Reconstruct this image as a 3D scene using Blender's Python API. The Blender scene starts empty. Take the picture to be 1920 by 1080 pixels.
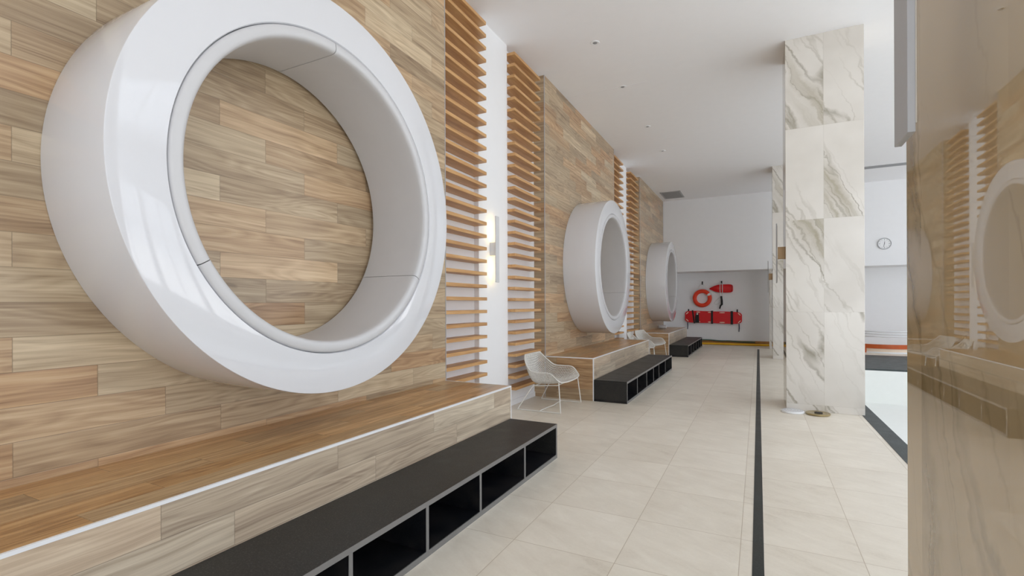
import bpy, bmesh, math, random
from math import pi, sin, cos, radians as rad
from mathutils import Vector, Matrix

random.seed(4)
SC = bpy.context.scene
COL = SC.collection

# ------------------------------------------------------------ camera
F_PX, HORIZON, VPX = 913.73, 570.89, 1421.92
cam_d = bpy.data.cameras.new('camera')
cam = bpy.data.objects.new('camera', cam_d)
COL.objects.link(cam)
cam_d.sensor_width = 36.0
cam_d.lens = F_PX / 1920 * 36.0
cam_d.shift_y = (HORIZON - 540) / 1920
cam_d.clip_start = 0.05
yaw = math.atan((VPX - 960) / F_PX)
cam.matrix_world = (Matrix.Translation((0, 0, 1.4)) @ Matrix.Rotation(yaw, 4, 'Z')
                    @ Matrix.Rotation(pi / 2, 4, 'X') @ Matrix.Rotation(-0.003829, 4, 'Z'))
SC.camera = cam

# ------------------------------------------------------------ world, exposure
w = bpy.data.worlds.new('world'); SC.world = w
w.use_nodes = True
bg = w.node_tree.nodes['Background']
bg.inputs['Color'].default_value = (0.93, 0.965, 1.0, 1)
bg.inputs['Strength'].default_value = 2.3
_nt = w.node_tree                                   # paler sky above, brighter lower half added to lift the ceiling
_tc = _nt.nodes.new('ShaderNodeTexCoord'); _sp = _nt.nodes.new('ShaderNodeSeparateXYZ'); _rp = _nt.nodes.new('ShaderNodeValToRGB')
_nt.links.new(_tc.outputs['Generated'], _sp.inputs[0]); _nt.links.new(_sp.outputs[2], _rp.inputs[0]); _nt.links.new(_rp.outputs[0], bg.inputs['Color'])
_rp.color_ramp.elements[0].position = 0.0; _rp.color_ramp.elements[0].color = (1.40, 1.43, 1.47, 1)
_rp.color_ramp.elements[1].position = 0.06; _rp.color_ramp.elements[1].color = (0.91, 0.97, 1.06, 1)
SC.view_settings.view_transform = 'Standard'
SC.view_settings.look = 'None'
SC.view_settings.gamma = 1
SC.view_settings.use_curve_mapping = False
SC.view_settings.exposure = 0.0
SC.cycles.max_bounces = 10
SC.cycles.diffuse_bounces = 6
SC.cycles.glossy_bounces = 5
SC.cycles.sample_clamp_indirect = 6

# ------------------------------------------------------------ key dimensions
XW = -2.881          # face of the timber wall panels
XN = -3.06           # back wall of the niches
XB = -2.126          # bench front
XS = -1.645          # step front
ZB, ZS, ZC = 0.618, 0.309, 4.871
P = [(0.20, 4.181), (6.807, 10.787), (13.463, 17.11)]   # panel / bench spans
XC0, XC1 = 0.325, 1.180                                # column width
YBK = 18.1           # recess wall
YBH = 17.11          # bulkhead face
XR = 7.5             # window wall
Y0 = -3.5            # wall behind the viewpoint
POOL = (1.305, 6.4, 1.5, 12.69, -0.72)


def portal(name, loc, rot, sx, sy):
    l = bpy.data.lights.new(name, 'AREA'); l.shape = 'RECTANGLE'; l.size = sx; l.size_y = sy
    l.cycles.is_portal = True
    o = bpy.data.objects.new(name, l); COL.objects.link(o); o.location = loc; o.rotation_euler = rot


WZ0, WZ1 = 0.6, 3.7      # window sill and head
SKY = (3.4, 6.6, -2.0, 11.0)  # unseen skylight, added to light the floor and pool
portal('window_portal', (XR + 0.3, 6.9, (WZ0 + WZ1) / 2), (0, pi / 2, 0), WZ1 - WZ0, 20.0)
portal('entrance_portal', (3.65, Y0 - 0.3, 2.15), (-pi / 2, 0, 0), 6.2, 4.3)
portal('added_skylight_portal', ((SKY[0] + SKY[1]) / 2, (SKY[2] + SKY[3]) / 2, ZC + 0.3), (0, 0, 0), SKY[1] - SKY[0], SKY[3] - SKY[2])


# ============================================================ shader helpers
class S:
    """socket wrapper with arithmetic"""
    def __init__(s, nt, sock): s.nt, s.k = nt, sock
    def _m(s, op, o=None, o2=None):
        n = s.nt.nodes.new('ShaderNodeMath'); n.operation = op
        s.nt.links.new(s.k, n.inputs[0])
        for i, q in ((1, o), (2, o2)):
            if q is None: continue
            if isinstance(q, S): s.nt.links.new(q.k, n.inputs[i])
            else: n.inputs[i].default_value = q
        return S(s.nt, n.outputs[0])
    def __add__(s, o): return s._m('ADD', o)
    def __sub__(s, o): return s._m('SUBTRACT', o)
    def __mul__(s, o): return s._m('MULTIPLY', o)
    def __truediv__(s, o): return s._m('DIVIDE', o)
    def floor(s): return s._m('FLOOR')
    def fract(s): return s._m('FRACT')
    def abs(s): return s._m('ABSOLUTE')
    def lt(s, v): return s._m('LESS_THAN', v)
    def gt(s, v): return s._m('GREATER_THAN', v)
    def mx(s, v): return s._m('MAXIMUM', v)
    def mn(s, v): return s._m('MINIMUM', v)
    def power(s, v): return s._m('POWER', v)
    def edge(s):                       # distance of fract to nearest integer
        return (s.fract() - 0.5).abs() * -1.0 + 0.5


def srgb(r, g, b):
    f = lambda c: (c / 12.92 if c <= 0.04045 else ((c + 0.055) / 1.055) ** 2.4)
    return (f(r / 255), f(g / 255), f(b / 255), 1)


class Mat:
    def __init__(m, name):
        m.m = bpy.data.materials.new(name); m.m.use_nodes = True
        m.nt = m.m.node_tree
        m.b = m.nt.nodes['Principled BSDF']
    def n(m, t): return m.nt.nodes.new(t)
    def link(m, a, b): m.nt.links.new(a.k if isinstance(a, S) else a, b)
    def set(m, **kw):
        for k, v in kw.items(): m.b.inputs[k.replace('_', ' ')].default_value = v
        return m
    def obj(m):
        tc = m.n('ShaderNodeTexCoord'); sp = m.n('ShaderNodeSeparateXYZ')
        m.nt.links.new(tc.outputs['Object'], sp.inputs[0])
        return [S(m.nt, sp.outputs[i]) for i in range(3)]
    def vec(m, x, y, z):
        c = m.n('ShaderNodeCombineXYZ')
        for i, q in enumerate((x, y, z)):
            if isinstance(q, S): m.nt.links.new(q.k, c.inputs[i])
            else: c.inputs[i].default_value = q
        return c.outputs[0]
    def white(m, vec):
        n = m.n('ShaderNodeTexWhiteNoise'); n.noise_dimensions = '3D'
        m.nt.links.new(vec, n.inputs['Vector']); return S(m.nt, n.outputs['Value'])
    def noise(m, vec, scale=1.0, detail=3.0, rough=0.5, dist=0.0):
        n = m.n('ShaderNodeTexNoise')
        m.nt.links.new(vec, n.inputs['Vector'])
        n.inputs['Scale'].default_value = scale; n.inputs['Detail'].default_value = detail
        n.inputs['Roughness'].default_value = rough; n.inputs['Distortion'].default_value = dist
        return S(m.nt, n.outputs['Fac'])
    def ramp(m, fac, stops, interp='LINEAR'):
        n = m.n('ShaderNodeValToRGB'); n.color_ramp.interpolation = interp
        e = n.color_ramp.elements
        while len(e) < len(stops): e.new(0.5)
        for el, (p, c) in zip(e, stops): el.position = p; el.color = c
        m.link(fac, n.inputs[0]); return n.outputs[0]
    def rng(m, v, a, b, c, d):
        n = m.n('ShaderNodeMapRange'); n.clamp = True
        m.link(v, n.inputs[0])
        for i, q in enumerate((a, b, c, d)): n.inputs[i + 1].default_value = q
        return S(m.nt, n.outputs[0])
    def mix(m, fac, a, b, mode='MIX'):
        n = m.n('ShaderNodeMix'); n.data_type = 'RGBA'; n.blend_type = mode
        if isinstance(fac, S): m.link(fac, n.inputs[0])
        else: n.inputs[0].default_value = fac
        for i, q in ((6, a), (7, b)):
            if isinstance(q, tuple): n.inputs[i].default_value = q
            else: m.nt.links.new(q, n.inputs[i])
        return n.outputs[2]
    def bump(m, h, strength=0.2, dist=0.002):
        n = m.n('ShaderNodeBump'); n.inputs['Strength'].default_value = strength
        n.inputs['Distance'].default_value = dist
        m.link(h, n.inputs['Height']); m.nt.links.new(n.outputs[0], m.b.inputs['Normal'])


def plain(name, col, rough=0.5, metal=0.0, coat=0.0, emit=None, spec=0.5, mottle=0.03):
    m = Mat(name)
    m.set(Roughness=rough, Metallic=metal, Coat_Weight=coat)
    m.b.inputs['Specular IOR Level'].default_value = spec
    x, y, z = m.obj()
    nz = m.noise(m.vec(x, y, z), 7, 3)
    a = tuple(min(1, c * (1 + mottle)) for c in col[:3]) + (1,)
    b = tuple(c * (1 - mottle) for c in col[:3]) + (1,)
    m.nt.links.new(m.ramp(nz, [(0.3, b), (0.7, a)]), m.b.inputs['Base Color'])
    if emit:
        m.b.inputs['Emission Color'].default_value = emit[0]
        m.b.inputs['Emission Strength'].default_value = emit[1]
    return m.m


def wood_planks(name, ax_len, ax_row, row_h=0.1524, length=0.914, r0=0.0468, l0=2.1247, step=1 / 3,
                seed=0.0, warm=0.0, rough=0.3, coat=0.0, gain=0.0, sat=0.96):
    m = Mat(name)
    c = m.obj()
    L, R = c[ax_len], c[ax_row]
    rr = (R - r0) / row_h
    row = rr.floor()
    t = (L - l0) / length + row * step
    col = t.floor()
    i1 = m.white(m.vec(row, col, seed + 0.37))
    i2 = m.white(m.vec(row, col, seed + 5.11))
    i3 = m.white(m.vec(row, col, seed + 9.73))
    # broad figure along the plank, stretched lengthwise
    wob = m.noise(m.vec(L * 1.6 + i2 * 9.0, R * 2.5 + i1 * 23.0, i3 * 3.0), 1.0, 2, 0.5)
    RR = R + wob * 0.05
    g = m.noise(m.vec(L * 0.7 + i1 * 37.0, RR * 30.0 + i2 * 53.0, i3 * 19.0), 1.0, 6, 0.62, 0.25)
    cath = m.noise(m.vec(L * 0.6 + i2 * 21.0, RR * 5.5 + i3 * 33.0, i1 * 11.0), 1.0, 2, 0.5, 0.3)
    rings = ((cath * 15.0 + g * 0.7).fract() - 0.5).abs() * 2.0
    fib = m.noise(m.vec(L * 2.2 + i3 * 13.0, RR * 110.0, i2 * 7.0), 1.0, 4, 0.65)
    knot = m.noise(m.vec(L * 3.0 + i2 * 71.0, R * 9.0 + i1 * 41.0, i3 * 5.0), 1.0, 1, 0.4, 0.6)
    v = m.rng(g * 0.52 + fib * 0.3 + rings * 0.1 + cath * 0.32, 0.39, 0.87, 0, 1)
    grey = m.ramp(v, [(0.0, srgb(112, 90, 68)), (0.3, srgb(156, 133, 105)), (0.6, srgb(182, 160, 129)), (1.0, srgb(210, 191, 160))])
    honey = m.ramp(v, [(0.0, srgb(118, 86, 58)), (0.3, srgb(168, 131, 94)), (0.6, srgb(198, 162, 121)), (1.0, srgb(222, 195, 155))])
    pale = m.ramp(v, [(0.0, srgb(140, 118, 90)), (0.35, srgb(188, 168, 137)), (0.7, srgb(212, 194, 163)), (1.0, srgb(230, 216, 188))])
    c1 = m.mix(m.rng(i1 + warm, 0.40, 0.95, 0, 1), grey, honey)
    c2 = m.mix(m.rng(i2 - warm * 0.6, 0.50, 1.05, 0, 0.8), c1, pale)
    c3 = m.mix(m.rng(knot, 0.73, 0.82, 0, 0.5), c2, srgb(92, 72, 52))
    de = (t.edge() * length).mn(rr.edge() * row_h)
    line = m.rng(de, 0.0008, 0.0022, 0.55, 0)
    c4 = m.mix(line, c3, srgb(112, 96, 76))
    hs = m.n('ShaderNodeHueSaturation')
    hs.inputs['Saturation'].default_value = sat
    m.link(i3 * 0.22 + (0.89 + gain), hs.inputs['Value'])
    m.nt.links.new(c4, hs.inputs['Color'])
    m.nt.links.new(hs.outputs[0], m.b.inputs['Base Color'])
    m.link(g * 0.12 + (rough - 0.06), m.b.inputs['Roughness'])
    m.set(Coat_Weight=coat)
    m.bump(m.rng(de, 0.0, 0.003, 0, 1) + fib * 0.12, 0.35, 0.0015)
    return m.m


def slat_wood(name):
    m = Mat(name)
    x, y, z = m.obj()
    row = ((z - 0.2) / 0.149).floor()
    i1 = m.white(m.vec(row, 3.0, 1.0))
    g = m.noise(m.vec(x * 14.0, y * 1.4 + i1 * 37.0, z * 30.0), 1.0, 4, 0.55, 0.5)
    f = m.noise(m.vec(x * 160.0, y * 5.0, z * 160.0), 1.0, 2)
    col = m.ramp(m.rng(g * 0.8 + f * 0.25, 0.3, 0.8, 0, 1),
                 [(0, srgb(168, 120, 72)), (0.5, srgb(202, 156, 102)), (1, srgb(222, 182, 130))])
    m.nt.links.new(col, m.b.inputs['Base Color'])
    m.set(Roughness=0.42)
    return m.m


def marble(name, x_mid, tile_w=0.4275, tile_h=1.2, zb=0.088, seed=0.0):
    m = Mat(name)
    x, y, z = m.obj()
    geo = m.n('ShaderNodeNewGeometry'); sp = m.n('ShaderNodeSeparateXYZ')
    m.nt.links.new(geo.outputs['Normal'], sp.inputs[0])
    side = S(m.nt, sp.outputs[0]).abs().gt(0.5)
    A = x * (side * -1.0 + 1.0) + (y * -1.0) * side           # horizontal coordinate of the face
    tr = (z - zb) / tile_h
    tc = (A - x_mid * 1.0) / tile_w
    tcs = (y - 0.36) / 0.36
    rowi = tr.floor(); coli = tc.floor()
    r1 = m.white(m.vec(rowi, coli, seed + side * 3.0 + 0.5)) if False else m.white(m.vec(rowi, coli, seed + 0.5))
    r2 = m.white(m.vec(rowi, coli, seed + 7.5))
    AA = A + r1 * 6.0; ZZ = z + r2 * 9.0
    warp = m.noise(m.vec(AA, ZZ, 0.3), 2.2, 5, 0.6)
    warp2 = m.noise(m.vec(AA * 1.0, ZZ * 1.0, 4.3), 9.0, 4, 0.65)
    d = AA * 1.05 + ZZ * 0.50 + warp * 0.34 + warp2 * 0.035
    s_ = ZZ * 0.22 - AA * 0.1
    v1 = m.noise(m.vec(d * 1.7, s_ * 1.2, 1.7), 1.0, 1, 0.4)
    v2 = m.noise(m.vec(d * 5.2 + 9.0, s_ * 2.0, 6.1), 1.0, 2, 0.5)
    v3 = m.noise(m.vec(d * 11.0 + 3.0, s_ * 3.0, 2.2), 1.0, 3, 0.6)
    band = m.rng(v1, 0.58, 0.70, 0, 1)
    e1 = m.rng((v1 - 0.58).abs(), 0.0, 0.016, 1, 0)
    e2 = m.rng((v2 - 0.5).abs(), 0.0, 0.03, 1, 0) * m.rng(v1, 0.42, 0.6, 0, 1)
    cloud = m.noise(m.vec(AA, ZZ, 2.0), 1.6, 3)
    base = m.ramp(cloud, [(0.3, srgb(212, 207, 199)), (0.7, srgb(226, 222, 215))])
    c1 = m.mix(band * m.rng(v3, 0.35, 0.7, 0.25, 0.9), base, srgb(162, 153, 130))
    c2 = m.mix(e1 * 0.75 * m.rng(v3, 0.3, 0.6, 0.3, 1), c1, srgb(128, 120, 98))
    c3 = m.mix(e2 * 0.55, c2, srgb(150, 142, 124))
    dj = (tr.edge() * tile_h).mn((tc.edge() * tile_w) + side * 9.0)
    c4 = m.mix(m.rng(dj, 0.0008, 0.0022, 0.5, 0), c3, srgb(186, 182, 170))
    # side faces: brown shade of the walkway painted into the colour, reflection strengthened
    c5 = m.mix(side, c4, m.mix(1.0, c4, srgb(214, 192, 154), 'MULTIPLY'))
    m.nt.links.new(c5, m.b.inputs['Base Color'])
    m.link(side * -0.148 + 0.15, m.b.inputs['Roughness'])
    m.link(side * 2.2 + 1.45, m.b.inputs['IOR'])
    return m.m


def floor_tiles(name):
    m = Mat(name)
    x, y, z = m.obj()
    tx = (x + 0.097) / 0.603; ty = (y - 2.595) / 0.6
    i1 = m.white(m.vec(tx.floor(), ty.floor(), 0.7)); i2 = m.white(m.vec(tx.floor(), ty.floor(), 4.7))
    big = m.noise(m.vec(x + i1 * 11.0, y + i2 * 13.0, 0.2), 2.4, 5, 0.6, 0.3)
    streak = m.noise(m.vec(x * 3.0 + i2 * 17.0, y * 9.0 + x * 4.0 + i1 * 7.0, 1.0), 1.0, 6, 0.68, 0.8)
    fine = m.noise(m.vec(x, y, 3.0), 60, 3)
    v = m.rng(big * 0.5 + streak * 0.45 + fine * 0.12 + i1 * 0.10, 0.32, 0.82, 0, 1)
    c = m.ramp(v, [(0, srgb(200, 190, 172)), (0.35, srgb(223, 215, 200)), (0.7, srgb(233, 226, 212)), (1, srgb(242, 236, 224))])
    dx = tx.edge() * 0.603; dy = ty.edge() * 0.6
    d = dx.mn(dy)
    c2 = m.mix(m.rng(d, 0.0010, 0.0026, 0.7, 0), c, srgb(168, 150, 124))
    m.nt.links.new(c2, m.b.inputs['Base Color'])
    m.link(streak * 0.2 + 0.25, m.b.inputs['Roughness'])
    m.bump(m.rng(d, 0.0, 0.004, 0, 1) + streak * 0.2, 0.25, 0.0015)
    return m.m


def granite(name, base=(46, 45, 44), hi=(96, 92, 86), rough=0.35, scuff=0.35):
    m = Mat(name)
    x, y, z = m.obj()
    f = m.noise(m.vec(x, y, z), 130, 4, 0.7)
    b = m.noise(m.vec(x, y, z), 5, 4, 0.6, 0.4)
    sc = m.noise(m.vec(x * 2.0, y, z), 16, 5, 0.7, 1.5)
    c = m.ramp(f, [(0.35, srgb(*[int(q * 0.72) for q in base])), (0.55, srgb(*base)), (0.78, srgb(*hi))])
    c = m.mix(m.rng(b, 0.4, 0.75, 0, 0.22), c, srgb(84, 78, 72))
    c = m.mix(m.rng(sc, 0.66, 0.76, 0, scuff), c, srgb(120, 116, 112))
    m.nt.links.new(c, m.b.inputs['Base Color'])
    m.link(b * 0.25 + (rough - 0.1), m.b.inputs['Roughness'])
    m.b.inputs['Specular IOR Level'].default_value = 0.3
    return m.m


def weave(name):
    m = Mat(name)
    x, y, z = m.obj()
    n = m.noise(m.vec(x, y, z), 40, 2)
    m.nt.links.new(m.ramp(n, [(0.3, srgb(214, 211, 204)), (0.7, srgb(236, 234, 228))]), m.b.inputs['Base Color'])
    m.set(Roughness=0.55)
    return m.m


M = {}
M['white'] = plain('white_paint', srgb(243, 244, 246), 0.6, mottle=0.006)
M['ceil'] = plain('ceiling_paint', srgb(247, 247, 249), 0.7, mottle=0.006)
M['gloss'] = plain('white_lacquer', srgb(219, 220, 224), 0.06, coat=0.5, mottle=0.004)
M['vinyl'] = plain('white_vinyl', srgb(206, 206, 208), 0.38, mottle=0.012)
M['trim'] = plain('white_edge_trim', srgb(236, 238, 240), 0.35, mottle=0.01)
M['alu'] = plain('satin_grey_metal', srgb(178, 179, 182), 0.45, metal=0.0, mottle=0.01)
M['alud'] = plain('grey_edge_metal', srgb(128, 127, 126), 0.4, metal=0.3)
M['wall_wood'] = wood_planks('timber_look_planks', 1, 2)
M['bench_top'] = wood_planks('bench_top_planks', 1, 0, r0=-2.126, l0=1.3, seed=3.0, warm=0.5, rough=0.32, gain=0.06, sat=1.12)  # same planks, warm reflection of the timber wall painted into the colour
M['bench_front'] = wood_planks('bench_front_planks', 1, 2, r0=0.009, l0=0.9, seed=6.0, warm=-0.35, gain=0.12, sat=0.76)  # same planks, pale window glare painted into the colour
M['bench_side'] = wood_planks('bench_side_planks', 0, 2, r0=0.009, l0=-2.7, seed=8.0, warm=0.4, gain=-0.12, sat=1.0)  # same planks, browner and darker: shade of the bench ends painted in
M['slat'] = slat_wood('oak_slat')
M['floor'] = floor_tiles('travertine_floor_tiles')
M['granite'] = granite('black_granite', (42, 42, 41), (92, 89, 84), 0.42)
M['granite_in'] = granite('black_granite_shaded', (22, 23, 27), (44, 46, 52), 0.3, 0.18)  # darker copy of the granite, compartment shade painted into it
M['granite_strip'] = granite('dark_slot_stone', (44, 48, 46), (70, 74, 72), 0.4, 0.2)
M['slate'] = granite('pool_slate', (66, 74, 74), (96, 106, 106), 0.45, 0.2)
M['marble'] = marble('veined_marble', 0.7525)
M['pool'] = plain('pool_plaster', srgb(238, 240, 236), 0.5, mottle=0.01)
M['weave'] = weave('woven_cord')
M['chairm'] = plain('chair_frame_paint', srgb(226, 224, 218), 0.4)
M['red'] = plain('red_plastic', srgb(222, 14, 26), 0.35)
M['redd'] = plain('dark_red_plastic', srgb(150, 10, 20), 0.4)
M['orange'] = plain('orange_foam', srgb(238, 62, 22), 0.45)
M['black'] = plain('black_webbing', srgb(24, 24, 27), 0.6)
M['navy'] = plain('navy_webbing', srgb(52, 58, 84), 0.6)
M['rope'] = plain('white_rope', srgb(228, 228, 226), 0.7)
M['yellow'] = plain('yellow_rubber', srgb(236, 182, 28), 0.45)
M['green'] = plain('green_rubber', srgb(72, 104, 84), 0.5)
M['brownbase'] = plain('brown_timber_base', srgb(176, 122, 62), 0.45, mottle=0.12)
M['towel'] = plain('white_towel', srgb(236, 238, 240), 0.9)
M['dark'] = plain('dark_recess', srgb(46, 46, 46), 0.6)
M['grey'] = plain('grey_paint', srgb(150, 151, 153), 0.5)
M['timber'] = plain('orange_timber', srgb(196, 92, 40), 0.4, mottle=0.1)
M['cream'] = plain('cream_cushion', srgb(240, 222, 200), 0.7)
M['brass'] = plain('brass', srgb(176, 160, 120), 0.25, metal=0.8)
M['led'] = plain('warm_led', srgb(255, 230, 190), 0.4, emit=((1.0, 0.72, 0.30, 1), 11.0))
M['alu_lit'] = plain('window_lit_grey_metal', srgb(214, 215, 217), 0.45)  # same sconce metal, window light painted in as a paler grey
M['tan_reflect'] = plain('tan_wood_reflection', srgb(186, 158, 122), 0.4, metal=0.2)  # timber wall's reflection painted as tan on the column sconce blocks
M['led_off'] = plain('led_diffuser', srgb(225, 220, 210), 0.4)


# ============================================================ mesh helpers
class MB:
    def __init__(s): s.bm = bmesh.new()
    def box(s, x0, x1, y0, y1, z0, z1):
        v = [s.bm.verts.new((x, y, z)) for x in (x0, x1) for y in (y0, y1) for z in (z0, z1)]
        for f in ((0, 1, 3, 2), (4, 6, 7, 5), (0, 4, 5, 1), (2, 3, 7, 6), (0, 2, 6, 4), (1, 5, 7, 3)):
            s.bm.faces.new([v[i] for i in f])
        return s
    def quad(s, *p):
        s.bm.faces.new([s.bm.verts.new(q) for q in p]); return s
    def grid(s, pts, closed_u=False, closed_v=False):
        vs = [[s.bm.verts.new(p) for p in r] for r in pts]
        nu, nv = len(vs), len(vs[0])
        for i in range(nu if closed_u else nu - 1):
            for j in range(nv if closed_v else nv - 1):
                a, b = (i + 1) % nu, (j + 1) % nv
                s.bm.faces.new((vs[i][j], vs[a][j], vs[a][b], vs[i][b]))
        return vs
    def cap(s, ring): s.bm.faces.new(ring)
    def tube(s, pts, r, n=8, closed=False):
        pts = [Vector(p) for p in pts]; rings = []
        N = len(pts)
        up = None
        for i, p in enumerate(pts):
            if closed: t = pts[(i + 1) % N] - pts[i - 1]
            else: t = pts[min(i + 1, N - 1)] - pts[max(i - 1, 0)]
            t.normalize()
            if up is None:
                up = Vector((0, 0, 1)) if abs(t.z) < 0.9 else Vector((1, 0, 0))
            a = t.cross(up)
            if a.length < 1e-5: a = t.cross(Vector((0, 1, 0)))
            a.normalize(); b = a.cross(t).normalized(); up = b
            rr = r[i] if isinstance(r, (list, tuple)) else r
            rings.append([p + (a * cos(2 * pi * k / n) + b * sin(2 * pi * k / n)) * rr for k in range(n)])
        vs = s.grid(rings, closed, True)
        if not closed:
            s.cap(vs[0]); s.cap(list(reversed(vs[-1])))
        return s
    def lathe(s, prof, c, axis='X', a0=0.0, a1=2 * pi, n=96, close_prof=False, caps=True):
        """prof: list of (r, h); axis direction h; angle measured in the other two axes"""
        full = abs(a1 - a0 - 2 * pi) < 1e-6
        rows = []
        for i in range(n if full else n + 1):
            a = a0 + (a1 - a0) * i / n
            row = []
            for r, h in prof:
                if axis == 'X': row.append((c[0] + h, c[1] + r * cos(a), c[2] + r * sin(a)))
                elif axis == 'Y': row.append((c[0] + r * cos(a), c[1] + h, c[2] + r * sin(a)))
                else: row.append((c[0] + r * cos(a), c[1] + r * sin(a), c[2] + h))
            rows.append(row)
        vs = s.grid(rows, full, close_prof)
        if not full and close_prof and caps:
            s.cap(vs[0]); s.cap(list(reversed(vs[-1])))
        return s
    def prism(s, outline, axis, h0, h1):
        """outline of 2D points extruded along axis"""
        def p(q, h):
            return {'X': (h, q[0], q[1]), 'Y': (q[0], h, q[1]), 'Z': (q[0], q[1], h)}[axis]
        a = [s.bm.verts.new(p(q, h0)) for q in outline]; b = [s.bm.verts.new(p(q, h1)) for q in outline]
        s.bm.faces.new(a); s.bm.faces.new(list(reversed(b)))
        for i in range(len(a)):
            j = (i + 1) % len(a); s.bm.faces.new((a[i], b[i], b[j], a[j]))
        return s
    def build(s, name, mat, parent=None, bevel=0.0, smooth=None, seg=2):
        bmesh.ops.recalc_face_normals(s.bm, faces=s.bm.faces)
        me = bpy.data.meshes.new(name)
        if parent is not None:
            base = parent
            off = Vector((0, 0, 0))
            while base is not None: off += base.location; base = base.parent
            bmesh.ops.translate(s.bm, verts=s.bm.verts, vec=-off)
        s.bm.to_mesh(me); s.bm.free()
        me.materials.append(M[mat])
        if smooth is not None:
            me.polygons.foreach_set('use_smooth', [True] * len(me.polygons))
            me.set_sharp_from_angle(angle=rad(smooth))
        o = bpy.data.objects.new(name, me); COL.objects.link(o)
        if parent is not None: o.parent = parent
        if bevel:
            b = o.modifiers.new('bevel', 'BEVEL'); b.width = bevel; b.segments = seg; b.limit_method = 'ANGLE'
        return o


def tag(o, label=None, cat=None, group=None, kind=None):
    if label: o['label'] = label
    if cat: o['category'] = cat
    if group: o['group'] = group
    if kind: o['kind'] = kind
    return o


def thing(name, label, cat, loc=(0, 0, 0), group=None):
    o = bpy.data.objects.new(name, None); o.empty_display_size = 0.1
    COL.objects.link(o); o.location = loc
    return tag(o, label, cat, group)


def dup(root, loc, label, rotz=None):
    c = root.copy(); COL.objects.link(c); c.location = loc
    if rotz is not None: c.rotation_euler.z = rotz
    c['label'] = label
    for ch in root.children:
        d = ch.copy(); COL.objects.link(d); d.parent = c
        for g in ch.children:
            e = g.copy(); COL.objects.link(e); e.parent = d
    return c


def struct(name, mb, mat, **k):
    return tag(mb.build(name, mat, **k), kind='structure')


# ============================================================ the room
PX0, PX1, PY0, PY1, PZ = POOL
b = MB()
b.box(XN, PX0 - 0.155, Y0, YBK, -0.2, 0)
b.box(PX0 - 0.155, XR, Y0, PY0 - 0.155, -0.2, 0)
b.box(PX0 - 0.155, XR, 16.05, YBK, -0.2, 0)
b.box(PX1 + 0.155, XR, PY0 - 0.155, PY1, -0.2, 0)
struct('floor', b, 'floor')
b = MB()
b.box(XN - 0.2, SKY[0], Y0 - 0.2, YBK + 0.2, ZC, ZC + 0.2).box(SKY[1], XR + 0.2, Y0 - 0.2, YBK + 0.2, ZC, ZC + 0.2)
b.box(SKY[0], SKY[1], Y0 - 0.2, SKY[2], ZC, ZC + 0.2).box(SKY[0], SKY[1], SKY[3], YBK + 0.2, ZC, ZC + 0.2)
struct('ceiling', b, 'ceil')
b = MB()
for i in range(8):
    y = SKY[2] + (SKY[3] - SKY[2]) * i / 7
    b.box(SKY[0], SKY[1], y - 0.04, y + 0.04, ZC + 0.05, ZC + 0.15)
struct('window_20', b, 'white')  # bars across the added skylight, out of view
struct('wall_left', MB().box(XN - 0.2, XN, Y0 - 0.2, YBK + 0.2, -0.2, ZC), 'white')
struct('wall_back', MB().box(XN, XR, YBK, YBK + 0.2, -0.2, ZC), 'white')
struct('wall_bulkhead', MB().box(XN, XR, YBH, YBK, 2.47, ZC), 'white')
# window wall along the pool side (out of the frame, lights the room)
b = MB()
b.box(XR, XR + 0.2, Y0 - 0.2, YBK + 0.2, -0.2, WZ0)
b.box(XR, XR + 0.2, Y0 - 0.2, YBK + 0.2, WZ1, ZC)
b.box(XR, XR + 0.2, YBH - 0.3, YBK + 0.2, WZ0, WZ1)
for i in range(8):
    y = Y0 + i * 2.55
    b.box(XR, XR + 0.2, y - 0.14, y + 0.14, WZ0, WZ1)
struct('wall_right', b, 'white')
for i in range(8):
    y = Y0 + i * 2.55 + 0.14; y1 = min(y + 2.27, YBH - 0.3)
    b = MB()
    for yy in (y + 0.03, (y + y1) / 2, y1 - 0.03): b.box(XR + 0.06, XR + 0.12, yy - 0.03, yy + 0.03, WZ0, WZ1)
    for zz in (WZ0 + 0.03, 2.6, WZ1 - 0.03): b.box(XR + 0.065, XR + 0.115, y, y1, zz - 0.03, zz + 0.03)
    struct('window_%d' % (i + 1), b, 'white')
# unseen entrance wall; opening cut to light column fronts, not their left faces
b = MB()
b.box(XN, 0.6, Y0 - 0.2, Y0, 0, ZC); b.box(6.7, XR, Y0 - 0.2, Y0, 0, ZC); b.box(0.6, 6.7, Y0 - 0.2, Y0, 4.3, ZC)
for x in (2.2, 4.4): b.box(x - 0.05, x + 0.05, Y0 - 0.15, Y0 - 0.05, 0, 4.3)
struct('wall_front', b, 'white')

# timber panels and their corner strips
for i, (a, c) in enumerate(P):
    struct('wall_left_panel', MB().box(XN, XW, a, c, 0, ZC), 'wall_wood')
    b = MB().box(XW - 0.006, XW + 0.004, a - 0.004, a + 0.006, 0, ZC).box(XW - 0.006, XW + 0.004, c - 0.006, c + 0.003, 0, ZC)
    struct('trim_%d' % (i + 1), b, 'alu')
# white pilasters between the slat screens
NICHE = [(4.181, 6.807), (10.787, 13.463)]
for i, (a, c) in enumerate(NICHE):
    struct('wall_pilaster', MB().box(XN, -2.995, a + 0.865, a + 1.62, 0, ZC), 'white', bevel=0.002)
    struct('baseboard_niche', MB().box(XN, XN + 0.012, a + 1.62, c, 0, 0.07), 'white')
struct('baseboard_back', MB().box(XN, XR, YBK - 0.02, YBK, 0, 0.15), 'brownbase')

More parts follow.
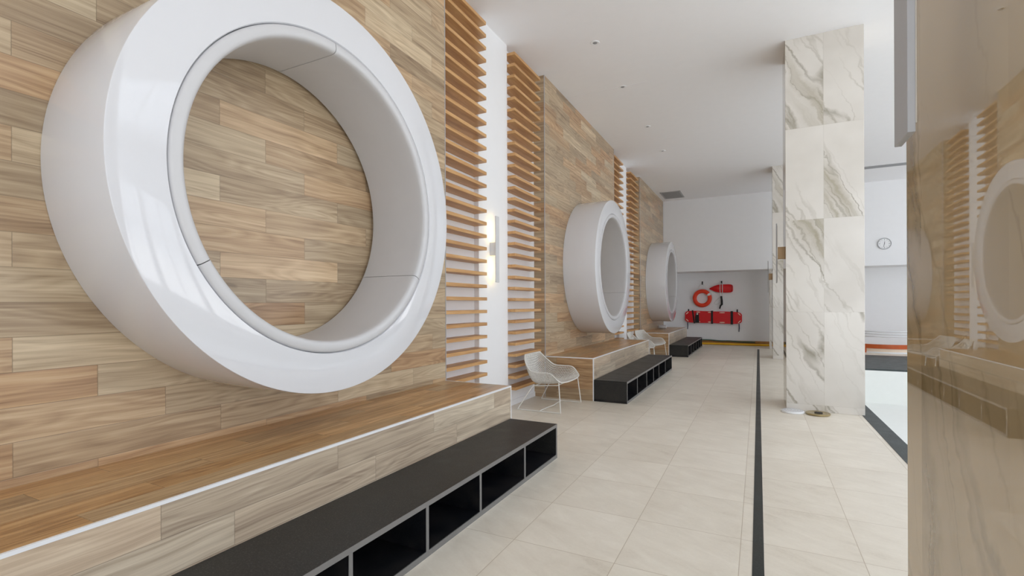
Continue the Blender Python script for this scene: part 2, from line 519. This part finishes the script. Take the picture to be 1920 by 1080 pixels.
# slot drain, pool coping, deck
struct('trim_4', MB().box(-0.034, 0.023, Y0, 16.69, -0.01, 0.002), 'granite_strip')
b = MB()
b.box(PX0 - 0.155, PX0, PY0 - 0.155, PY1, -0.03, 0.004)
b.box(PX0, PX1, PY0 - 0.155, PY0, -0.03, 0.004)
b.box(PX1, PX1 + 0.155, PY0 - 0.155, PY1, -0.03, 0.004)
b.box(PX0 - 0.155, XR, PY1, 16.05, -0.03, 0.004)
struct('trim_5', b, 'slate')
b = MB()
b.quad((PX0, PY0, PZ), (PX1, PY0, PZ), (PX1, PY1, PZ), (PX0, PY1, PZ))
b.box(PX0 - 0.1, PX0, PY0, PY1, PZ, -0.03).box(PX1, PX1 + 0.1, PY0, PY1, PZ, -0.03)
b.box(PX0 - 0.1, PX1 + 0.1, PY0 - 0.1, PY0, PZ, -0.03).box(PX0 - 0.1, PX1 + 0.1, PY1, PY1 + 0.1, PZ, -0.03)
tag(b.build('pool_basin', 'pool'), 'white sunken pool basin beyond the dark coping strip', 'pool')

# ceiling joint
struct('trim_6', MB().box(XW, -1.55, 7.735, 7.747, ZC - 0.002, ZC + 0.01), 'white')

# ============================================================ columns
cols = [('veined white marble column beside the viewpoint, cut off by the right edge', 0.78, 1.505),
        ('tall white marble column with two round discs at its foot', 7.378, 8.103),
        ('narrow visible marble column behind the tall middle one', 13.975, 14.70)]
for lab, a, c in cols:
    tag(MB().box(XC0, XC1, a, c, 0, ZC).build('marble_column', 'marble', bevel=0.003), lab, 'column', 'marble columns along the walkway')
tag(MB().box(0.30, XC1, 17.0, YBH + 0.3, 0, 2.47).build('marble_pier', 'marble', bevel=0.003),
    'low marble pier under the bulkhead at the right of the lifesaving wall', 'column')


# ============================================================ wall sconces
def sconce(x, y, label, lit):
    t = thing('wall_sconce', label, 'wall light', (x, y, 2.09), 'upright bar sconces')
    MB().box(x, x + 0.085, y - 0.028, y + 0.042, 2.01, 2.175).build('mounting_block', 'alu_lit', t, bevel=0.002)
    br = MB().box(x + 0.083, x + 0.097, y - 0.043, y + 0.044, 1.675, 2.50).build('light_bar', 'alu_lit', t, bevel=0.003)
    for z0, z1 in ((1.70, 2.0), (2.185, 2.475)):
        MB().box(x + 0.078, x + 0.0825, y - 0.016, y + 0.016, z0, z1).build('led_strip', 'led' if lit else 'led_off', t)
    return t


PILX = -2.995
s0 = sconce(PILX, 5.343, 'lit upright bar sconce on the white pilaster nearest the viewpoint', True)
dup(s0, (PILX, 11.943, 2.09), 'lit bar sconce half hidden behind the second white ring')
sc = thing('wall_sconce', 'grey bar sconce on the near marble column at the upper right', 'wall light', (XC0, 1.058, 2.09), 'upright bar sconces')
for nm, ms in (('mounting_block', [(-0.085, 0, -0.035, 0.035, -0.08, 0.085)]),
               ('light_bar', [(-0.104, -0.092 + 0.0, -0.043, 0.044, -0.408, 0.41)]),
               ('led_strip', [(-0.0915, -0.087, -0.03, 0.03, -0.39, -0.09), (-0.0915, -0.087, -0.03, 0.03, 0.095, 0.385)])):
    for (x0, x1, y0, y1, z0, z1) in ms:
        m = MB().box(XC0 + x0, XC0 + x1 - 0.001, 1.058 + y0, 1.058 + y1, 2.09 + z0, 2.09 + z1)
        m.build(nm, {'led_strip': 'led_off', 'mounting_block': 'tan_reflect'}.get(nm, 'alu'), sc, bevel=0.001)
dup(sc, (XC0, 7.655, 2.09), 'thin bar sconce on the left side of the tall middle marble column')
dup(sc, (XC0, 14.25, 2.09), 'small bar sconce on the narrow far marble column')


# ============================================================ slat screens
def slat_screen(y0, label):
    t = thing('slat_screen', label, 'slat screen', (XN, y0, 0), 'oak slat screens in the niches')
    for k in range(31):
        zb = 4.726 - 0.149 * k
        MB().box(XN + 0.003, XW + 0.001, y0, y0 + 0.86, zb, zb + 0.038).build('slat', 'slat', t, bevel=0.002, seg=1)
    return t


L = ['oak slat screen left of the lit sconce, beside the nearest white ring',
     'oak slat screen right of the lit sconce, above the near wire chair',
     'oak slat screen partly hidden by the second white ring',
     'oak slat screen between the second and third white rings']
s1 = slat_screen(4.183, L[0])
s2 = dup(s1, (XN, 5.80, 0), L[1])
dup(s1, (XN, 10.789, 0), L[2])
dup(s1, (XN, 12.406, 0), L[3])


# ============================================================ benches
def bench(a, c, label, which):
    t = thing('bench', label, 'bench', (0, a, 0), 'timber clad benches along the left wall')
    MB().box(XW + 0.003, XB - 0.012, a + 0.012, c - 0.012, ZB - 0.02, ZB).build('seat_boards', 'bench_top', t)
    MB().box(XB - 0.02, XB, a + 0.012, c - 0.012, 0, ZB - 0.012).build('front_panel', 'bench_front', t)
    MB().box(XW + 0.003, XB - 0.012, a, a + 0.02, 0, ZB - 0.012).build('side_panel', 'bench_side', t)
    MB().box(XW + 0.003, XB - 0.012, c - 0.02, c, 0, ZB - 0.012).build('side_panel', 'bench_side', t)
    m = MB().box(XB - 0.012, XB + 0.002, a, c, ZB - 0.012, ZB + 0.002)
    m.box(XB - 0.012, XB + 0.002, a - 0.001, a + 0.012, 0, ZB - 0.012).box(XB - 0.012, XB + 0.002, c - 0.012, c + 0.001, 0, ZB - 0.012)
    m.box(XW + 0.003, XB - 0.012, a - 0.001, a + 0.012, ZB - 0.012, ZB + 0.002).box(XW + 0.003, XB - 0.012, c - 0.012, c + 0.001, ZB - 0.012, ZB + 0.002)
    tag(m.build('edge_trim', 'trim', t), 'white metal edge trim')


bench(*P[0], 'long timber clad bench in the foreground under the nearest white ring', 0)
bench(*P[1], 'timber clad bench under the second white ring, behind the near wire chair', 1)
bench(*P[2], 'farthest timber clad bench with a white rolled towel on it', 2)


def step(a, c, divs, label):
    t = thing('step_shelf', label, 'step', (0, a, 0), 'black stone steps with open compartments')
    x0, x1 = XB + 0.003, XS
    MB().box(x0, x1, a, c, ZS - 0.028, ZS).build('top_slab', 'granite', t, bevel=0.002)
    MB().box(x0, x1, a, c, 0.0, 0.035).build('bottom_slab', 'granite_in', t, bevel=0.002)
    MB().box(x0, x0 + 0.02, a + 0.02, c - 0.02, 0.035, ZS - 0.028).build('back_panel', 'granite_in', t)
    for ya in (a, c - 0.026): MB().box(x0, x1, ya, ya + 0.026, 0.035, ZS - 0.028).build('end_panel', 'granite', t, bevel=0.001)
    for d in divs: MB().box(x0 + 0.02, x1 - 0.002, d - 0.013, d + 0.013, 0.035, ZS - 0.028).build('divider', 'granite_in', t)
    m = MB().box(x1, x1 + 0.003, a, c, ZS - 0.029, ZS - 0.001).box(x1, x1 + 0.003, a, c, 0.0, 0.033)
    for d in [a + 0.013, c - 0.013] + list(divs): m.box(x1, x1 + 0.003, d - 0.012, d + 0.012, 0.033, ZS - 0.029)
    tag(m.build('edge_strip', 'alud', t), 'grey metal edging around the compartments')


step(P[0][0] + 0.02, 4.153, [0.62, 1.10, 1.63, 2.20, 2.78, 3.465], 'black stone step with open compartments in the foreground')
step(P[1][0], 10.76, [7.46, 8.16, 8.735, 9.26, 9.95], 'black stone step in front of the second bench')
step(P[2][0], 17.0, [14.1, 14.7, 15.3, 15.9, 16.45], 'farthest black stone step, below the towel bench')


# ============================================================ white rings
def ring(yc, label):
    zc = 2.068
    t = thing('seating_ring', label, 'ring', (XW, yc, zc), 'big white rings on the timber wall')
    d = 0.553
    prof = [(1.20, 0.003), (1.20, d - 0.006), (1.1985, d - 0.0015), (1.194, d), (0.966, d - 0.003), (0.961, d - 0.010), (0.961, 0.003)]
    MB().lathe(prof, (XW, yc, zc), n=160, close_prof=True).build('shell', 'gloss', t, smooth=40)
    cp = [(0.958, 0.022), (0.958, d - 0.016), (0.954, d - 0.004), (0.946, d + 0.002), (0.915, d + 0.005), (0.902, d + 0.002), (0.893, d - 0.007),
          (0.888, d - 0.022), (0.886, d - 0.06), (0.886, 0.30), (0.887, 0.06), (0.892, 0.03), (0.905, 0.022)]
    for k in range(3):
        a = rad(90 + 120 * k); g = 0.0028
        MB().lathe(cp, (XW, yc, zc), a0=a + g, a1=a + rad(120) - g, n=60, close_prof=True).build('cushion', 'vinyl', t, smooth=40)
    return t


r0_ = ring(2.20, 'huge white ring with padded lining on the timber wall in the foreground')
dup(r0_, (XW, 8.76, 2.068), 'second white ring along the wall, above the middle bench')
dup(r0_, (XW, 15.37, 2.068), 'farthest white ring, beside the lifesaving wall')


# ============================================================ wire chairs
def chair(label):
    t = thing('wire_chair', label, 'chair', (0, 0, 0), 'woven wire lounge chairs')
    ks = [  # x_rim, z_rim, half width, x_mid, z_mid
        (0.285, 0.395, 0.36, 0.315, 0.378), (0.25, 0.43, 0.395, 0.24, 0.362), (0.165, 0.505, 0.41, 0.13, 0.338), (0.02, 0.512, 0.415, -0.02, 0.325),
        (-0.10, 0.520, 0.41, -0.155, 0.33), (-0.175, 0.575, 0.375, -0.225, 0.41), (-0.24, 0.655, 0.315, -0.275, 0.54), (-0.27, 0.715, 0.255, -0.295, 0.712)]
    def cr(p0, p1, p2, p3, q):
        return tuple(0.5 * (2 * b + (c - a) * q + (2 * a - 5 * b + 4 * c - d) * q * q + (3 * b - a - 3 * c + d) * q ** 3) for a, b, c, d in zip(p0, p1, p2, p3))
    rows = []
    NT = 40
    for i in range(NT + 1):
        f = i / NT * (len(ks) - 1); k = min(int(f), len(ks) - 2); q = f - k
        xr, zr, wd, xm, zm = cr(ks[max(k - 1, 0)], ks[k], ks[k + 1], ks[min(k + 2, len(ks) - 1)], q)
        row = []
        for j in range(45):
            s_ = -1 + 2 * j / 44
            e = abs(s_) ** 3.2
            row.append((xm + (xr - xm) * e, wd * s_ * (1 - 0.06 * (1 - e) * abs(s_)), zm + (zr - zm) * e))
        rows.append(row)
    m = MB(); m.grid(rows)
    o = m.build('woven_seat', 'weave', t, smooth=80)
    wf = o.modifiers.new('weave', 'WIREFRAME'); wf.thickness = 0.0095; wf.use_replace = True; wf.use_even_offset = False
    rim = [r[0] for r in rows] + rows[-1][1:-1] + [r[-1] for r in reversed(rows)] + list(reversed(rows[0][1:-1]))
    MB().tube(rim, 0.0085, 8, closed=True).build('rim', 'chairm', t, smooth=60)
    for s in (-1, 1):
        y = 0.40 * s
        MB().tube([(-0.115, 0.30 * s, 0.325), (-0.17, 0.34 * s, 0.24), (-0.31, y, 0.011)], 0.0075).build('leg', 'chairm', t, smooth=60)
        MB().tube([(0.26, 0.36 * s, 0.40), (0.30, y, 0.011)], 0.0075).build('leg', 'chairm', t, smooth=60)
    m = MB()
    m.tube([(-0.31, -0.40, 0.0085), (0.30, -0.40, 0.0085)], 0.0075).tube([(-0.31, 0.40, 0.0085), (0.30, 0.40, 0.0085)], 0.0075)
    m.tube([(0.0, -0.40, 0.009), (0.02, -0.18, 0.016), (0.05, 0.0, 0.02), (0.02, 0.18, 0.016), (0.0, 0.40, 0.009)], 0.0075)
    m.build('floor_runner', 'chairm', t, smooth=60)
    m = MB().tube([(-0.115, -0.30, 0.315), (-0.115, 0.30, 0.315)], 0.007).tube([(0.22, -0.33, 0.345), (0.22, 0.33, 0.345)], 0.007)
    m.tube([(-0.115, -0.28, 0.315), (0.22, -0.31, 0.345)], 0.007).tube([(-0.115, 0.28, 0.315), (0.22, 0.31, 0.345)], 0.007)
    m.build('seat_support', 'chairm', t, smooth=60)
    return t


c0 = chair('woven wire chair in the first niche, beside the second bench end')
c0.location = (-2.555, 6.22, 0)
dup(c0, (-2.50, 12.75, 0), 'far wire chair in front of the second slat niche, nearer the third bench', rad(-12))
dup(c0, (-2.52, 11.76, 0), 'far wire chair mostly hidden behind the second bench', rad(3))

# ============================================================ towel, discs, ceiling fittings
tw = thing('rolled_towel', 'white rolled towel lying on the farthest bench', 'towel', (-2.72, 15.97, ZB))
sp = []
for i in range(70):
    a = i / 69 * 2 * pi * 2.6
    sp.append((0.018 + 0.036 * i / 69, a))
m = MB().lathe([(0.0, -0.12), (0.04, -0.121), (0.052, -0.118), (0.056, -0.108), (0.056, 0.108), (0.052, 0.118), (0.04, 0.121), (0.0, 0.12)], (-2.72, 15.97, ZB + 0.058), 'X', n=32)
m.build('towel_roll', 'towel', tw, smooth=50)
m = MB().tube([(-2.842, 15.97 + r * cos(a) * 0.85, ZB + 0.058 + r * sin(a) * 0.85) for r, a in sp], 0.003, 5)
m.build('spiral_end', 'grey', tw)

d = thing('perforated_disc', 'white perforated round disc on the floor at the tall column foot', 'floor disc', (0.39, 7.225, 0))
MB().lathe([(0.0, 0.0), (0.125, 0.0), (0.132, 0.006), (0.130, 0.022), (0.122, 0.028), (0.0, 0.030)], (0.39, 7.225, 0.0), 'Z', n=48).build('disc', 'trim', d, smooth=35)
m = MB()
for rr, n in ((0.03, 6), (0.06, 12), (0.09, 18), (0.113, 24)):
    for k in range(n):
        a = 2 * pi * k / n
        m.lathe([(0.0, 0.0295), (0.006, 0.0305), (0.0, 0.031)], (0.39 + rr * cos(a), 7.225 + rr * sin(a), 0.0005), 'Z', n=8)
m.build('perforation', 'grey', d)
d = thing('brass_dish', 'brass rimmed round dish on the floor, right of the white perforated disc', 'floor disc', (0.665, 7.205, 0))
MB().lathe([(0.0, 0.0), (0.125, 0.0), (0.135, 0.010), (0.135, 0.022), (0.128, 0.026), (0.10, 0.022), (0.0, 0.018)], (0.665, 7.205, 0), 'Z', n=48).build('dish', 'brass', d, smooth=35)
MB().lathe([(0.0, 0.0185), (0.045, 0.0215), (0.045, 0.026), (0.04, 0.028), (0.0, 0.028)], (0.672, 7.222, 0), 'Z', n=32).build('dark_centre', 'dark', d, smooth=35)

lab = ['small round ceiling fitting nearest the viewpoint', 'small round ceiling fitting at the ceiling joint line, second from the viewpoint',
       'small round ceiling fitting third from the viewpoint', 'small round ceiling fitting farthest from the viewpoint, towards the louvre vent']
f0 = None
for i, y in enumerate((6.28, 7.755, 9.708, 11.409)):
    if f0 is None:
        f0 = thing('ceiling_fitting', lab[0], 'ceiling light', (-1.925, y, ZC), 'small round ceiling fittings in a row')
        MB().lathe([(0.030, -0.004), (0.045, -0.009), (0.058, -0.007), (0.062, 0.0), (0.030, 0.004)], (-1.925, y, ZC), 'Z', n=32, close_prof=True).build('rim', 'white', f0, smooth=40)
        MB().lathe([(0.0, -0.012), (0.012, -0.012), (0.030, -0.003), (0.030, 0.002), (0.0, 0.002)], (-1.925, y, ZC), 'Z', n=24).build('centre', 'grey', f0, smooth=40)
    else: dup(f0, (-1.925, y, ZC), lab[i])

v = thing('ceiling_vent', 'grey louvred vent in the ceiling by the far timber panel', 'vent', (-2.43, 16.15, ZC))
x0, x1, y0, y1 = -2.74, -2.13, 15.66, 16.66
m = MB().box(x0, x1, y0, y0 + 0.04, ZC - 0.012, ZC).box(x0, x1, y1 - 0.04, y1, ZC - 0.012, ZC).box(x0, x0 + 0.04, y0, y1, ZC - 0.012, ZC).box(x1 - 0.04, x1, y0, y1, ZC - 0.012, ZC)
m.build('frame', 'alu', v)
m = MB()
for k in range(9):
    yy = y0 + 0.07 + k * 0.105
    m.quad((x0 + 0.04, yy, ZC - 0.003), (x1 - 0.04, yy, ZC - 0.003), (x1 - 0.04, yy + 0.07, ZC - 0.012), (x0 + 0.04, yy + 0.07, ZC - 0.012))
m.build('louvre', 'grey', v)
MB().box(x0 + 0.02, x1 - 0.02, y0 + 0.02, y1 - 0.02, ZC - 0.002, ZC + 0.001).build('backing', 'dark', v)

v = thing('slot_diffuser', 'long grey slot diffuser in the ceiling above the pool', 'vent', (4.3, 15.25, ZC))
MB().box(1.9, 6.7, 15.12, 15.40, ZC - 0.006, ZC).build('frame', 'alu', v)
MB().box(1.92, 6.68, 15.15, 15.25, ZC - 0.008, ZC - 0.005).box(1.92, 6.68, 15.27, 15.37, ZC - 0.008, ZC - 0.005).build('slot', 'grey', v)

# ============================================================ clock
cx, cz, cy = 3.194, 3.083, YBH
k = thing('wall_clock', 'round white wall clock on the bulkhead above the pool', 'clock', (cx, cy, cz))
MB().lathe([(0.0, 0.0), (0.16, 0.0), (0.163, -0.03), (0.155, -0.04), (0.143, -0.032), (0.143, -0.024), (0.0, -0.024)], (cx, cy, cz), 'Y', n=64).build('case', 'alu', k, smooth=35)
MB().lathe([(0.0, -0.026), (0.143, -0.026), (0.143, -0.023), (0.0, -0.023)], (cx, cy, cz), 'Y', n=48).build('dial', 'white', k)
m = MB()
for i in range(12):
    a = rad(30 * i); l_ = 0.034 if i % 3 == 0 else 0.022; wd = 0.006 if i % 3 == 0 else 0.004
    dx, dz = sin(a), cos(a)
    p = lambda r, w: (cx + dx * r + dz * w, cy - 0.0275, cz + dz * r - dx * w)
    m.quad(p(0.13, -wd), p(0.13, wd), p(0.13 - l_, wd), p(0.13 - l_, -wd))
m.build('hour_marks', 'grey', k)
for nm, ang, ln, wd in (('hour_hand', 6, 0.065, 0.006), ('minute_hand', 192, 0.10, 0.0045)):
    a = rad(ang); dx, dz = sin(a), cos(a)
    m = MB().prism([(cx + dx * r + dz * w_, cz + dz * r - dx * w_) for r, w_ in ((-0.02, -wd), (-0.02, wd), (ln, wd * 0.6), (ln, -wd * 0.6))], 'Y', cy - 0.031, cy - 0.029)
    m.build(nm, 'dark', k)


# ============================================================ lifesaving wall
def at(u_x, z): return (u_x, YBK, z)


# ring buoy
bx, bz, by = -1.735, 1.59, YBK - 0.065
rb = thing('ring_buoy', 'orange ring buoy hanging on the far white wall', 'life ring', (bx, YBK, bz))
MB().lathe([(0.245 + 0.066 * cos(q), 0.055 * sin(q)) for q in [2 * pi * i / 20 for i in range(20)]], (bx, by, bz), 'Y', n=64, close_prof=True).build('foam_ring', 'orange', rb, smooth=80)
m = MB().lathe([(0.245 + 0.0685 * cos(q), 0.0575 * sin(q)) for q in [2 * pi * i / 20 for i in range(20)]], (bx, by, bz), 'Y', a0=rad(22), a1=rad(38), n=10, close_prof=True)
tag(m.build('tag', 'rope', rb, smooth=80), 'white reflective tag')
pts = []
for i in range(33):
    a = rad(-150 + 300 * i / 32 + 90); pts.append((bx + 0.335 * cos(a), by - 0.02, bz + (0.335 if sin(a) < 0.6 else 0.345) * sin(a)))
MB().tube(pts, 0.007, 6).build('grab_line', 'rope', rb, smooth=80)
MB().tube([(bx - 0.16, by, bz + 0.30), (bx - 0.02, by, 2.10), (bx + 0.02, by, 2.10), (bx + 0.2, by, bz + 0.27), (bx + 0.30, by, bz + 0.12)], 0.007, 6).build('hanging_rope', 'rope', rb, smooth=80)


def hook(x, z, label, h=0.11):
    t = thing('wall_hook', label, 'hook', (x, YBK, z), 'black hooks on the lifesaving wall')
    MB().box(x - 0.02, x + 0.02, YBK - 0.012, YBK, z - h / 2, z + h / 2).build('back_plate', 'black', t)
    MB().tube([(x, YBK - 0.01, z - h * 0.3), (x, YBK - 0.07, z - h * 0.35), (x, YBK - 0.095, z - h * 0.2), (x, YBK - 0.1, z + h * 0.1)], 0.011, 8).build('prong', 'black', t, smooth=60)
    return t


hook(bx, 2.12, 'black hook above the orange ring buoy')
hook(-1.119, 2.12, 'black hook above the red rescue can')
hook(-2.19, 1.16, 'black hook at the left end of the red spine board')
hook(-0.635, 1.15, 'black hook at the right end of the red spine board')

# rescue can
rc = thing('rescue_can', 'red rescue can with pointed nose on the far white wall', 'rescue float', (-1.13, YBK, 1.91))
n = 18
prof = [(-1.50, 0.012, 0.0), (-1.44, 0.05, -0.0), (-1.34, 0.10, 0), (-1.22, 0.135, 0), (-1.05, 0.143, 0), (-0.90, 0.143, 0), (-0.82, 0.135, 0), (-0.775, 0.11, 0), (-0.76, 0.07, 0)]
rows = []
for x, r, o_ in prof:
    rows.append([(x, YBK - 0.07 + 0.062 * min(1, r / 0.1) * cos(2 * pi * i / n), 1.915 + r * sin(2 * pi * i / n)) for i in range(n)])
m = MB(); vs = m.grid(rows, False, True); m.cap(vs[0]); m.cap(list(reversed(vs[-1])))
m.build('float_body', 'red', rc, smooth=50)
MB().tube([(-0.80, YBK - 0.135, 1.80), (-0.785, YBK - 0.15, 1.84), (-0.785, YBK - 0.15, 1.98), (-0.80, YBK - 0.135, 2.03)], 0.012, 8).build('end_handle', 'redd', rc, smooth=60)
m = MB()
m.tube([(-1.16, YBK - 0.14, 2.06), (-1.16, YBK - 0.145, 1.90), (-1.155, YBK - 0.13, 1.68)], 0.012, 6).tube([(-1.085, YBK - 0.14, 2.06), (-1.085, YBK - 0.145, 1.90), (-1.09, YBK - 0.13, 1.68)], 0.012, 6)
m.tube([(-1.16, YBK - 0.14, 2.06), (-1.12, YBK - 0.12, 2.09), (-1.085, YBK - 0.14, 2.06)], 0.012, 6)
m.build('white_tow_rope', 'rope', rc, smooth=60)
MB().tube([(-1.125, YBK - 0.09, 1.66), (-1.11, YBK - 0.09, 1.50), (-1.105, YBK - 0.08, 1.38), (-1.15, YBK - 0.07, 1.33), (-1.18, YBK - 0.05, 1.23)], [0.03, 0.034, 0.034, 0.026, 0.022], 8).build('shoulder_strap', 'black', rc, smooth=60)
MB().tube([(-1.16, YBK - 0.05, 1.64), (-1.30, YBK - 0.04, 1.50), (-1.36, YBK - 0.03, 1.42), (-1.30, YBK - 0.03, 1.36), (-1.16, YBK - 0.04, 1.45)], 0.006, 6).build('loose_line', 'rope', rc, smooth=60)

# spine board
sb = thing('spine_board', 'red spine board with black straps hanging lengthwise on the far wall', 'rescue board', (-1.395, YBK, 0.93))
zc_ = lambda x: 0.935 - 0.022 * (x + 1.395)
hl = 0.905
out = []
shape = [(0, 0.0), (0.0, 0.12), (0.03, 0.165), (0.09, 0.195), (0.22, 0.205), (0.5, 0.208), (0.905, 0.20), (1.3, 0.207), (1.58, 0.205), (1.70, 0.19), (1.775, 0.16), (1.81, 0.11), (1.81, 0.0)]
top = [(-1.395 - hl + a, q) for a, q in shape[1:-1]]
outl = [(x, zc_(x) + q) for x, q in top] + [(x, zc_(x) - q) for x, q in reversed(top)]
MB().prism(outl, 'Y', YBK - 0.105, YBK - 0.055).build('board', 'red', sb, bevel=0.012)
m = MB()
for x, s, w_ in ((-1.86, 1, 0.13), (-1.50, 1, 0.1), (-1.10, 1, 0.18), (-1.86, -1, 0.13), (-1.50, -1, 0.1), (-1.10, -1, 0.18)):
    z = zc_(x) + s * 0.165
    m.prism([(x + w_ / 2 * cos(q), z + 0.016 * sin(q)) for q in [2 * pi * i / 16 for i in range(16)]], 'Y', YBK - 0.109, YBK - 0.104)
for x, s in ((-2.22, 1), (-2.22, -1), (-0.57, 1), (-0.57, -1)):
    z = zc_(x) + s * 0.125; sx = 1 if x < -1 else -1
    m.prism([(x + 0.06 * cos(q) * cos(0.8) - 0.015 * sin(q) * sin(0.8) * s * sx, z + s * sx * 0.06 * cos(q) * sin(0.8) + 0.015 * sin(q) * cos(0.8)) for q in [2 * pi * i / 16 for i in range(16)]], 'Y', YBK - 0.109, YBK - 0.104)
tag(m.build('hand_hold', 'cream', sb), 'pale hand holds')
for x, w_, sk in ((-2.02, 0.045, 0.03), (-1.42, 0.065, 0.0), (-0.80, 0.075, 0.0)):
    z = zc_(x)
    MB().prism([(x - w_ / 2 - sk, z + 0.225), (x + w_ / 2 - sk, z + 0.225), (x + w_ / 2 + sk, z - 0.225), (x - w_ / 2 + sk, z - 0.225)], 'Y', YBK - 0.114, YBK - 0.050).build('strap', 'black', sb)
MB().prism([(-1.97, 0.74), (-1.83, 0.74), (-1.84, 1.06), (-1.93, 1.09), (-1.96, 0.95)], 'Y', YBK - 0.13, YBK - 0.104).build('head_block', 'black', sb, bevel=0.006)
MB().box(-1.915, -1.865, YBK - 0.135, YBK - 0.128, 1.02, 1.07).build('buckle_tag', 'rope', sb)
for x, z in ((-2.215, 0.73), (-0.58, 0.67)):
    MB().tube([(x, YBK - 0.075, z + 0.05), (x + 0.005, YBK - 0.06, z - 0.1), (x - 0.005, YBK - 0.05, z - 0.22)], [0.016, 0.018, 0.012], 6).build('dangling_strap', 'navy', sb, smooth=60)

# hoses on the floor along the far wall
pts = [(-1.9 + 2.4 * i / 24, YBK - 0.14 - 0.02 * sin(i * 0.8), 0.036) for i in range(25)]
tag(MB().tube(pts, 0.034, 10).build('yellow_hose', 'yellow', smooth=60), 'yellow hose lying along the foot of the far wall', 'hose')
pts = [(-2.3 + 2.2 * i / 24, YBK - 0.055, 0.17 - 0.0025 * i + 0.006 * sin(i * 0.9)) for i in range(25)]
tag(MB().tube(pts, 0.02, 8).build('green_hose', 'green', smooth=60), 'green hose along the far wall above the yellow hose', 'hose')

# curved bench far beyond the pool
qx, qy = 3.25, 17.55
cb = thing('curved_bench', 'curved orange timber bench with white rails far beyond the pool', 'bench', (qx, qy, 0))
R = 0.86
def arc(mb, r0, r1, z0, z1, a=62):
    mb.lathe([(r0, z0), (r1, z0), (r1, z1), (r0, z1)], (qx, qy, 0), 'Z', rad(270 - a), rad(270 + a), 40, True); return mb
arc(MB(), 0.5, R - 0.02, 0.0, 0.04).build('plinth', 'trim', cb)
arc(MB(), 0.5, R - 0.03, 0.04, 0.14).build('cushion', 'cream', cb)
arc(MB(), R - 0.05, R, 0.13, 0.245).build('front_rail', 'timber', cb)
for a in (-62, -40, 40, 62):
    q = rad(270 + a)
    MB().lathe([(0, 0.0), (0.03, 0.0), (0.03, 0.235), (0, 0.235)], (qx + (R - 0.02) * cos(q), qy + (R - 0.02) * sin(q), 0), 'Z', n=12).build('post', 'timber', cb)
for z in (0.46, 0.53, 0.60):
    MB().tube([(qx + (R - 0.1) * cos(rad(270 + a)), qy + (R - 0.1) * sin(rad(270 + a)), z) for a in range(-62, 63, 4)], 0.018, 8).build('back_rail', 'trim', cb, smooth=60)
for a in (-62, 62):
    q = rad(270 + a)
    MB().tube([(qx + (R - 0.1) * cos(q), qy + (R - 0.1) * sin(q), 0.1), (qx + (R - 0.1) * cos(q), qy + (R - 0.1) * sin(q), 0.62)], 0.018, 8).build('rail_post', 'trim', cb, smooth=60)
